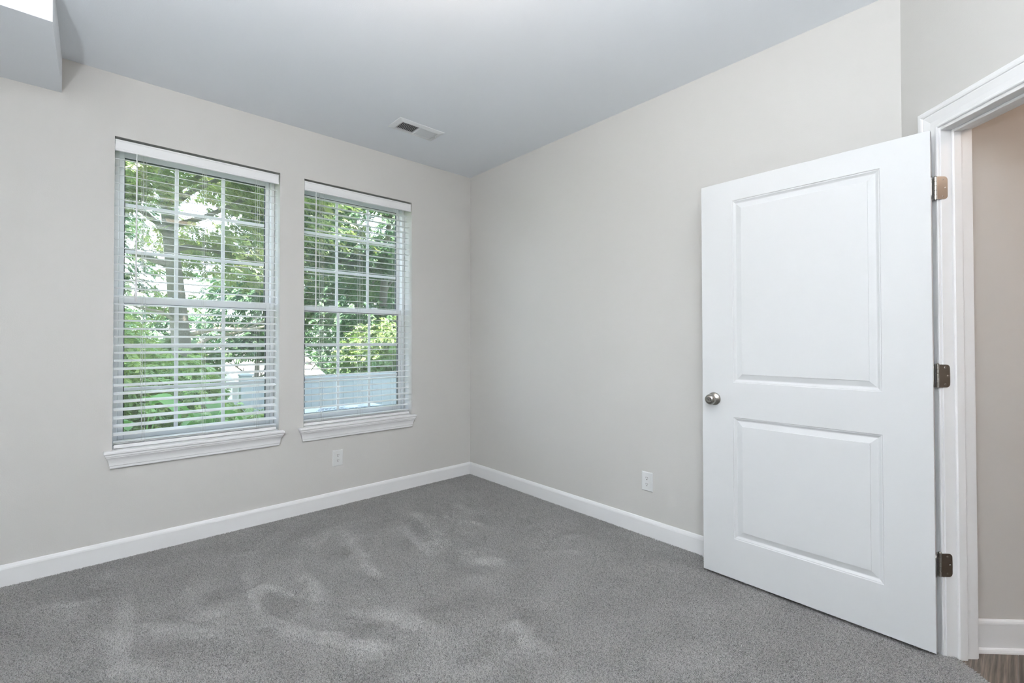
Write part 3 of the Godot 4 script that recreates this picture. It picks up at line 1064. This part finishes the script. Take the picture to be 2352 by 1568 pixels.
# ---------------------------------------------------------------- garden seen through the windows
func build_garden() -> void:
	var lg := G.new()
	var fall := [[8.0, GROUND], [-0.22, GROUND], [-9.5, GROUND], [-17.0, GROUND - 1.55], [-60.0, GROUND - 1.6]]
	for k in 4:
		lg.quad(Vector3(-40, fall[k][1], fall[k][0]), Vector3(40, fall[k][1], fall[k][0]), Vector3(40, fall[k + 1][1], fall[k + 1][0]), Vector3(-40, fall[k + 1][1], fall[k + 1][0]))
	structure("ground_lawn", lg, M.lawn)
	fence()
	condenser()
	neighbour_house()
	tree("shade_tree", "big pale-leaved shade tree with a grey trunk outside the window farther from the corner", Vector3(-1.50, GROUND, -5.6), 8.5, 3.3, 1.9, "leaf_pale", 14000, 0.145, 1)
	tree("shade_tree", "dense dark green tree behind the white fence", Vector3(2.35, GROUND, -6.6), 7.0, 2.4, 0.9, "leaf_dark", 13000, 0.13, 2)
	bush("garden_shrub", "bright green bushy shrub rising behind the white fence", Vector3(1.62, GROUND, -4.75), 1.0, 2.15, "leaf_mid", 3600, 14)
	tree("shade_tree", "small dark tree standing in front of the neighbouring house", Vector3(1.25, GROUND - 0.5, -13.0), 4.9, 1.75, 1.7, "leaf_dark", 4200, 0.09, 3)
	tree("shade_tree", "distant dark tree left of the pale shade tree", Vector3(-3.6, GROUND, -11.0), 7.5, 2.6, 0.5, "leaf_dark", 7000, 0.16, 4)
	tree("shade_tree", "distant dark tree behind the dense tree and fence", Vector3(3.7, GROUND, -11.5), 8.5, 2.8, 1.2, "leaf_dark", 9000, 0.16, 5)
	tree("shade_tree", "distant leafy tree far right beyond the fence", Vector3(6.0, GROUND, -12.0), 8.5, 3.4, 0.4, "leaf_mid", 9000, 0.16, 6)
	hedge("clipped_hedge", "long dark evergreen hedge across the far end of the garden", Vector3(2.0, GROUND - 1.6, -27.0), 15.0, 5.4, 1.2, "leaf_dark", 9000, 31)
	hedge("clipped_hedge", "low loose hedge behind the shade tree trunk", Vector3(-2.6, GROUND, -9.2), 2.2, 1.75, 0.6, "leaf_mid", 3200, 32)
	# shrubs under the left window
	bush("garden_shrub", "tall pale green shrub at the left edge of the window view", Vector3(-2.62, GROUND, -2.9), 0.58, 2.12, "leaf_bush", 1700, 11)
	bush("garden_shrub", "low bright green shrub in front of the shade tree trunk", Vector3(-1.95, GROUND, -3.3), 0.62, 1.62, "leaf_bush", 1500, 12)
	bush("garden_shrub", "small yellow-green shrub beside the end of the white fence", Vector3(-1.46, GROUND, -2.35), 0.42, 1.02, "leaf_bush", 900, 13)
	for e in [[-2.33, -1.32, 1.22, 21], [-1.78, -1.62, 1.12, 22], [-1.36, -1.05, 0.85, 23], [-2.72, -2.0, 0.95, 24]]:
		broad_plant(Vector3(e[0], GROUND, e[1]), e[2], e[3])

func fence() -> void:
	var o := thing("privacy_fence", "low white vinyl board fence standing in front of the trees", "fence", Vector3(0, GROUND, -3.0))
	var v: Material = M.fence_vinyl
	var x := -1.20
	var bay := 2.44
	for b in 2:
		var pm := bx(Vector3(-0.0635, 0, -0.0635), Vector3(0.0635, 1.25, 0.0635), 0.006)
		var post := part("post", pm, v, o, Vector3(x, 0, 0))
		var g := G.new()
		g.loft([[Vector3(-0.072, 1.25, 0.072), Vector3(0.072, 1.25, 0.072), Vector3(0.072, 1.25, -0.072), Vector3(-0.072, 1.25, -0.072)], [Vector3(-0.072, 1.268, 0.072), Vector3(0.072, 1.268, 0.072), Vector3(0.072, 1.268, -0.072), Vector3(-0.072, 1.268, -0.072)], [Vector3(-0.004, 1.30, 0.004), Vector3(0.004, 1.30, 0.004), Vector3(0.004, 1.30, -0.004), Vector3(-0.004, 1.30, -0.004)]])
		part("post_cap", g, v, post)
		part("rail", bx(Vector3(x + 0.0635, 1.13, -0.022), Vector3(x + bay - 0.0635, 1.215, 0.022), 0.005), v, o)
		part("rail", bx(Vector3(x + 0.0635, 0.05, -0.022), Vector3(x + bay - 0.0635, 0.135, 0.022), 0.005), v, o)
		var n := 16
		var bw := (bay - 0.127) / n
		for i in n:
			part("board", bx(Vector3(x + 0.0635 + bw * i + 0.0006, 0.135, -0.011), Vector3(x + 0.0635 + bw * (i + 1) - 0.0006, 1.13, 0.011), 0.002), v, o)
		x += bay
	part("post", bx(Vector3(-0.0635, 0, -0.0635), Vector3(0.0635, 1.25, 0.0635), 0.006), v, o, Vector3(x, 0, 0))

func condenser() -> void:
	var o := thing("air_conditioner", "grey outdoor air conditioner with a round wire fan guard in front of the fence", "air conditioner", Vector3(-0.40, GROUND + 0.0, -1.72))
	var h := 0.43
	part("pad", bx(Vector3(-h - 0.08, 0, -h - 0.08), Vector3(h + 0.08, 0.07, h + 0.08), 0.01), M.concrete, o)
	for sx in [-1.0, 1.0]:
		for sz in [-1.0, 1.0]:
			part("corner_post", bx(Vector3(sx * h - 0.03, 0.07, sz * h - 0.03), Vector3(sx * h + 0.03, 0.80, sz * h + 0.03), 0.012), M.ac_case, o)
	part("coil", bx(Vector3(-h + 0.01, 0.07, -h + 0.01), Vector3(h - 0.01, 0.80, h - 0.01)), M.ac_dark, o)
	for k in 12:
		var y := 0.12 + k * 0.056
		part("louver", bx(Vector3(-h - 0.01, y, -h - 0.01), Vector3(h + 0.01, y + 0.03, h + 0.01), 0.004), M.ac_case, o)
	# square top with a round well
	var g := G.new()
	var seg := 48
	var ro := 0.36
	for i in seg:
		var a0 := TAU * i / seg
		var a1 := TAU * (i + 1) / seg
		var sq := func(a):
			var c := Vector2(cos(a), sin(a))
			return c * (h + 0.03) / maxf(absf(c.x), absf(c.y))
		var o0: Vector2 = sq.call(a0)
		var o1: Vector2 = sq.call(a1)
		var i0 := Vector2(cos(a0), sin(a0)) * ro
		var i1 := Vector2(cos(a1), sin(a1)) * ro
		g.quad(Vector3(i0.x, 0.90, i0.y), Vector3(i1.x, 0.90, i1.y), Vector3(o1.x, 0.885, o1.y), Vector3(o0.x, 0.885, o0.y))
		g.quad(Vector3(o0.x, 0.885, o0.y), Vector3(o1.x, 0.885, o1.y), Vector3(o1.x, 0.79, o1.y), Vector3(o0.x, 0.79, o0.y))
		g.quad(Vector3(i1.x, 0.90, i1.y), Vector3(i0.x, 0.90, i0.y), Vector3(i0.x, 0.80, i0.y), Vector3(i1.x, 0.80, i1.y))
	part("top_cover", g, M.ac_case, o)
	# wire guard: rings and spokes, domed
	for k in 9:
		var rr := 0.05 + 0.04 * k
		var pts := []
		var rd := []
		for i in 41:
			var a := TAU * i / 40.0
			pts.append(Vector3(rr * cos(a), 0.918 - 0.05 * rr, rr * sin(a)))
			rd.append(0.004)
		g = G.new()
		g.tube(pts, rd, 5)
		part("guard_ring", g, M.ac_case, o)
	for k in 8:
		var a := TAU * k / 8.0
		g = G.new()
		g.tube([Vector3(0.04 * cos(a), 0.921, 0.04 * sin(a)), Vector3(0.37 * cos(a), 0.905, 0.37 * sin(a))], [0.005, 0.005], 5)
		part("guard_spoke", g, M.ac_case, o)
	g = G.new()
	g.lathe([Vector2(0, 0.911), Vector2(0.075, 0.911), Vector2(0.075, 0.927), Vector2(0.06, 0.935), Vector2(0, 0.937)], Transform3D(), 24)
	part("motor_cap", g, M.ac_case, o)
	for k in 3:
		var a := TAU * k / 3.0 + 0.4
		g = bx(Vector3(0.05, -0.002, -0.09), Vector3(0.33, 0.002, 0.09), 0.001)
		var b := part("fan_blade", g, M.ac_dark, o, Vector3(0, 0.825, 0))
		b.rotation = Vector3(0.0, a, 0.0)

func neighbour_house() -> void:
	# stands lower down the slope; origin under the left front corner of the walls
	var o := thing("neighbour_house", "white sided house with a pale gable and a railed porch far behind the branches", "house", Vector3(1.95, GROUND - 1.57, -20.0), deg_to_rad(3))
	var wd := 3.4
	part("wall", bx(Vector3(0, 0, -6), Vector3(wd, 2.1, 0)), M.siding, o)
	var g := G.new()
	g.tri(Vector3(0, 2.1, 0), Vector3(wd, 2.1, 0), Vector3(wd / 2, 3.9, 0))
	g.tri(Vector3(wd, 2.1, -6), Vector3(0, 2.1, -6), Vector3(wd / 2, 3.9, -6))
	part("gable", g, M.siding, o)
	for sg in [-1.0, 1.0]:
		var e: float = wd / 2 + sg * (wd / 2 + 0.25)
		g = G.new()
		g.loft([[Vector3(wd / 2, 4.02, 0.3), Vector3(e, 1.96, 0.3), Vector3(e, 1.84, 0.3), Vector3(wd / 2, 3.90, 0.3)], [Vector3(wd / 2, 4.02, -6.3), Vector3(e, 1.96, -6.3), Vector3(e, 1.84, -6.3), Vector3(wd / 2, 3.90, -6.3)]])
		part("roof", g, M.roof_pale, o)
	part("porch_deck", bx(Vector3(-0.2, 0.0, 0.0), Vector3(wd, 0.35, 1.6), 0.02), M.siding, o)
	part("front_door", bx(Vector3(wd * 0.42, 0.35, 0.0), Vector3(wd * 0.42 + 0.75, 1.46, 0.05), 0.01), M.porch_door, o)
	g = G.new()
	g.loft([[Vector3(-0.35, 1.48, 1.85), Vector3(-0.35, 1.60, 1.85), Vector3(-0.35, 2.15, 0.0), Vector3(-0.35, 1.48, 0.0)], [Vector3(wd + 0.1, 1.48, 1.85), Vector3(wd + 0.1, 1.60, 1.85), Vector3(wd + 0.1, 2.15, 0.0), Vector3(wd + 0.1, 1.48, 0.0)]])
	part("porch_roof", g, M.roof_pale, o)
	for k in 3:
		var x := -0.1 + k * (wd - 0.1) / 2.0
		part("porch_post", bx(Vector3(x - 0.06, 0.35, 1.45), Vector3(x + 0.06, 1.49, 1.57), 0.01), M.siding, o)
	part("handrail", bx(Vector3(-0.1, 1.12, 1.47), Vector3(wd - 0.2, 1.19, 1.55), 0.01), M.siding, o)
	for k in 16:
		var x := 0.1 + k * 0.2
		part("baluster", bx(Vector3(x - 0.03, 0.35, 1.48), Vector3(x + 0.03, 1.12, 1.54)), M.siding, o)

func spray_mesh(kind: int, sd: int) -> ArrayMesh:
	# a twig with leaves along both sides; each leaf a folded blade
	var r := RandomNumberGenerator.new()
	r.seed = sd
	var g := G.new()
	g.tint = true
	var n := 9 if kind == 0 else 8
	var L := 0.30 if kind == 0 else 0.24
	for i in n:
		var t := (i + 0.4) / n
		for sg in [-1.0, 1.0]:
			var base := Vector3(0, -0.05 * t * t, L * t)
			var ang: float = sg * r.randf_range(0.7, 1.15)
			var dir := Vector3(sin(ang), r.randf_range(-0.45, 0.15), cos(ang)).normalized()
			var len := r.randf_range(0.075, 0.115) * (1.15 if kind == 0 else 1.0)
			var wid := len * (0.17 if kind == 0 else 0.28)
			var side := dir.cross(Vector3.UP).normalized()
			var mid := base + dir * len * 0.5 + Vector3(0, -0.004, 0)
			var tip := base + dir * len + Vector3(0, -0.012, 0)
			var k := r.randf_range(0.72, 1.25)
			g.col = Color(k, k * r.randf_range(0.97, 1.03), k * r.randf_range(0.8, 1.1))
			g.tri(base, mid + side * wid + Vector3(0, 0.006, 0), tip)
			g.tri(base, tip, mid - side * wid + Vector3(0, 0.006, 0))
	return g.mesh()

func foliage(o: Node3D, pts: Array, mesh: ArrayMesh, lm: Material, sd: int, scale_lo: float, scale_hi: float) -> void:
	var r := RandomNumberGenerator.new()
	r.seed = sd
	var mm := MultiMesh.new()
	mm.transform_format = MultiMesh.TRANSFORM_3D
	mm.use_colors = true
	mm.mesh = mesh
	mm.instance_count = pts.size()
	for i in pts.size():
		var p: Vector3 = pts[i][0]
		var away: Vector3 = pts[i][1]
		var b := Basis(Vector3.UP, atan2(away.x, away.z) + r.randf_range(-0.9, 0.9)) * Basis(Vector3.RIGHT, r.randf_range(-0.3, 0.75)) * Basis(Vector3.BACK, r.randf_range(-0.6, 0.6))
		mm.set_instance_transform(i, Transform3D(b.scaled(Vector3.ONE * r.randf_range(scale_lo, scale_hi)), p))
		var k := r.randf_range(0.75, 1.25)
		mm.set_instance_color(i, Color(k * r.randf_range(0.9, 1.12), k, k * r.randf_range(0.8, 1.1)))
	var f := MultiMeshInstance3D.new()
	f.name = "foliage"
	f.multimesh = mm
	f.material_override = lm
	f.set_meta("kind", "stuff")
	o.add_child(f)

func tree(called: String, label: String, at: Vector3, h: float, crown: float, low: float, leaf: String, sprays: int, tr: float, sd: int) -> void:
	var o := thing(called, label, "tree", at, 0.0, "trees beyond the fence")
	var r := RandomNumberGenerator.new()
	r.seed = 900 + sd
	# trunk
	var pts := []
	var rad := []
	var lean := Vector2(r.randf_range(-0.06, 0.06), r.randf_range(-0.05, 0.05))
	for k in 9:
		var t := k / 8.0
		pts.append(Vector3(lean.x * t * h + 0.05 * sin(t * 5.0 + sd), t * h * 0.82, lean.y * t * h + 0.04 * cos(t * 4.0 + sd)))
		rad.append(tr * (1.15 - 0.95 * t) + (0.06 if k == 0 else 0.0))
	var g := G.new()
	g.tube(pts, rad, 10)
	part("trunk", g, M.bark, o)
	# boughs, each dividing once
	var tips := []
	for k in 14:
		var t := r.randf_range(0.40 if sd == 1 else 0.22, 0.95)
		var f := t * 8.0
		var i := int(f)
		var base: Vector3 = pts[i].lerp(pts[min(i + 1, 8)], f - i)
		var ang := TAU * k / 14.0 * 2.4 + r.randf_range(-0.4, 0.4)
		var reach := crown * r.randf_range(0.55, 0.95) * (1.0 - 0.35 * t)
		var dir := Vector3(cos(ang), r.randf_range(0.15, 0.75), sin(ang))
		var b := []
		var br := []
		for m in 6:
			var u := m / 5.0
			b.append(base + dir * reach * u + Vector3(r.randf_range(-0.08, 0.08), -0.25 * u * u * reach * 0.4 + r.randf_range(-0.05, 0.05), r.randf_range(-0.08, 0.08)) * (1.0 if m > 0 else 0.0))
			br.append(lerp(tr * 0.42 * (1.1 - 0.6 * t), 0.012, u))
		g = G.new()
		g.tube(b, br, 7)
		for s in 4:
			var u := r.randf_range(0.35, 0.95)
			var fb := u * 5.0
			var ib := int(fb)
			var sb: Vector3 = b[ib].lerp(b[min(ib + 1, 5)], fb - ib)
			var d2 := (dir + Vector3(r.randf_range(-1, 1), r.randf_range(-0.6, 0.5), r.randf_range(-1, 1))).normalized() * reach * r.randf_range(0.25, 0.5)
			g.tube([sb, sb + d2 * 0.5 + Vector3(0, 0.03, 0), sb + d2], [0.018, 0.012, 0.005], 5)
			tips.append(sb + d2)
			tips.append(sb + d2 * 0.5)
		tips.append(b[-1])
		tips.append(b[3])
		part("bough", g, M.bark, o)
	if sd == 1:
		# bare lower limbs reaching to the right, and one to the left
		for e in [[1.75, Vector3(1.55, 0.28, 0.35), 0.040], [1.50, Vector3(1.35, 0.62, 0.1), 0.030], [1.95, Vector3(-0.9, 0.45, 0.3), 0.030]]:
			var root := Vector3(pts[2].x, e[0], pts[2].z)
			var dv: Vector3 = e[1]
			g = G.new()
			var mids := [root, root + dv * 0.3 + Vector3(0, 0.05, 0.02), root + dv * 0.62 + Vector3(0, -0.04, 0), root + dv]
			g.tube(mids, [e[2], e[2] * 0.8, e[2] * 0.6, 0.010], 7)
			for q in 9:
				var u := r.randf_range(0.25, 1.0)
				var sb := root + dv * u
				var tw := Vector3(r.randf_range(-0.2, 0.4) * signf(dv.x), r.randf_range(-0.25, 0.4), r.randf_range(-0.2, 0.2))
				g.tube([sb, sb + tw * 0.5 + Vector3(0, 0.02, 0), sb + tw], [0.010, 0.007, 0.003], 5)
			part("bough", g, M.bark_pale, o)
	# foliage: clumps round the tips and on the crown's shell
	var spots := []
	var ctr := Vector3(lean.x * h * 0.6, low + (h - low) * 0.52, lean.y * h * 0.6)
	var ext := Vector3(crown, (h - low) * 0.5, crown)
	var clumps := []
	for p in tips:
		clumps.append(p)
	for k in 90:
		var d := Vector3(r.randfn(), r.randfn(), r.randfn()).normalized()
		clumps.append(ctr + d * ext * r.randf_range(0.60, 1.0))
	for k in sprays:
		var c: Vector3 = clumps[r.randi() % clumps.size()]
		var off := Vector3(r.randfn(), r.randfn() * 0.5, r.randfn()) * 0.27
		var p := c + off
		if p.y < low:
			p.y = low + r.randf() * 0.5
		spots.append([p, (p - Vector3(ctr.x, p.y, ctr.z)).normalized() + Vector3(0.01, 0, 0.01)])
	foliage(o, spots, spray_mesh(0 if leaf == "leaf_pale" else 1, sd), M[leaf], 300 + sd, 0.55, 0.95)

func hedge(called: String, label: String, at: Vector3, half: float, h: float, deep: float, leaf: String, sprays: int, sd: int) -> void:
	var o := thing(called, label, "hedge", at, 0.0, "hedges in the garden")
	var r := RandomNumberGenerator.new()
	r.seed = 700 + sd
	var nz := FastNoiseLite.new()
	nz.seed = sd
	nz.frequency = 0.25
	for k in 9:
		var x: float = lerp(-half, half, (k + 0.5) / 9.0)
		var g := G.new()
		g.tube([Vector3(x, 0, 0), Vector3(x + 0.05, h * 0.4, 0.03), Vector3(x - 0.03, h * 0.8, 0)], [0.06, 0.05, 0.02], 6)
		part("stem", g, M.bark, o)
	var spots := []
	for k in sprays:
		var x := r.randf_range(-half, half)
		var top := h * (0.92 + 0.22 * nz.get_noise_1d(x * 6.0))
		var y := top * pow(r.randf(), 0.8)
		var z := deep * (r.randf_range(-1, 1)) * (0.6 + 0.4 * sqrt(1.0 - minf(y / top, 1.0)))
		spots.append([Vector3(x, y, z), Vector3(r.randf_range(-0.5, 0.5), 0, 1).normalized()])
	foliage(o, spots, spray_mesh(1, sd), M[leaf], 300 + sd, 1.0 if half > 5.0 else 0.6, 2.2 if half > 5.0 else 1.0)

func bush(called: String, label: String, at: Vector3, rad: float, h: float, leaf: String, sprays: int, sd: int) -> void:
	var o := thing(called, label, "shrub", at, 0.0, "garden shrubs")
	var r := RandomNumberGenerator.new()
	r.seed = 500 + sd
	for k in 7:
		var a := TAU * k / 7.0
		var g := G.new()
		var tip := Vector3(cos(a) * rad * 0.7, h * r.randf_range(0.6, 0.9), sin(a) * rad * 0.7)
		g.tube([Vector3(cos(a) * 0.04, 0, sin(a) * 0.04), tip * 0.5 + Vector3(0, 0.08, 0), tip], [0.014, 0.010, 0.004], 5)
		part("stem", g, M.bark, o)
	var spots := []
	for k in sprays:
		var d := Vector3(r.randfn(), r.randfn(), r.randfn()).normalized()
		var q := pow(r.randf(), 0.35)
		var p := Vector3(d.x * rad * q, h * 0.55 + d.y * h * 0.45 * q, d.z * rad * q)
		spots.append([p, Vector3(d.x, 0, d.z + 0.01).normalized()])
	foliage(o, spots, spray_mesh(1, sd), M[leaf], 300 + sd, 0.34, 0.6)

func broad_plant(at: Vector3, h: float, sd: int) -> void:
	var names := {21: "tall broad-leaved plant against the glass left of the middle bar", 22: "broad-leaved plant behind the middle of the left window", 23: "lower broad-leaved plant near the fence end", 24: "broad-leaved plant at the far left of the left window"}
	var o := thing("broad_leaf_plant", names[sd], "plant", at, 0.0, "broad-leaved plants under the window")
	var r := RandomNumberGenerator.new()
	r.seed = 1500 + sd
	for k in 9:
		var a := TAU * k / 9.0 + r.randf_range(-0.3, 0.3)
		var out := r.randf_range(0.06, 0.20)
		var top := h * r.randf_range(0.6, 1.0)
		var dir := Vector3(cos(a), 0, sin(a))
		var tip := dir * out + Vector3(0, top, 0)
		var g := G.new()
		g.tube([Vector3.ZERO + dir * 0.02, dir * out * 0.35 + Vector3(0, top * 0.6, 0), tip], [0.009, 0.007, 0.005], 6)
		var stalk := part("stalk", g, M.leaf_broad, o)
		# heart-shaped blade drooping outward
		g = G.new()
		g.tint = true
		var kk := r.randf_range(0.7, 1.3)
		g.col = Color(kk, kk, kk)
		var L := r.randf_range(0.20, 0.30)
		var Wm := L * 0.36
		var side := dir.cross(Vector3.UP)
		var rows := []
		for i in 11:
			var t := i / 10.0
			var w: float = Wm * (1.0 - pow(absf(t - 0.32) / 0.70, 2.0)) if t > 0.32 else Wm * sqrt(maxf(0.06, 1.0 - pow((0.32 - t) / 0.36, 2.0)))
			var c := tip + dir * L * (t - 0.15) + Vector3(0, 0.05 * sin(t * PI) - 0.20 * L * t - 0.35 * L * t * t, 0)
			var row := []
			for j in 7:
				var u := -1.0 + j / 3.0
				row.append(c - side * w * u + Vector3(0, 0.035 * u * u + (0.006 if j != 3 else 0.0), 0))
			rows.append(row)
		for i in 10:
			for j in 6:
				g.quad(rows[i][j], rows[i][j + 1], rows[i + 1][j + 1], rows[i + 1][j])
		part("leaf", g, M.leaf_broad, o)
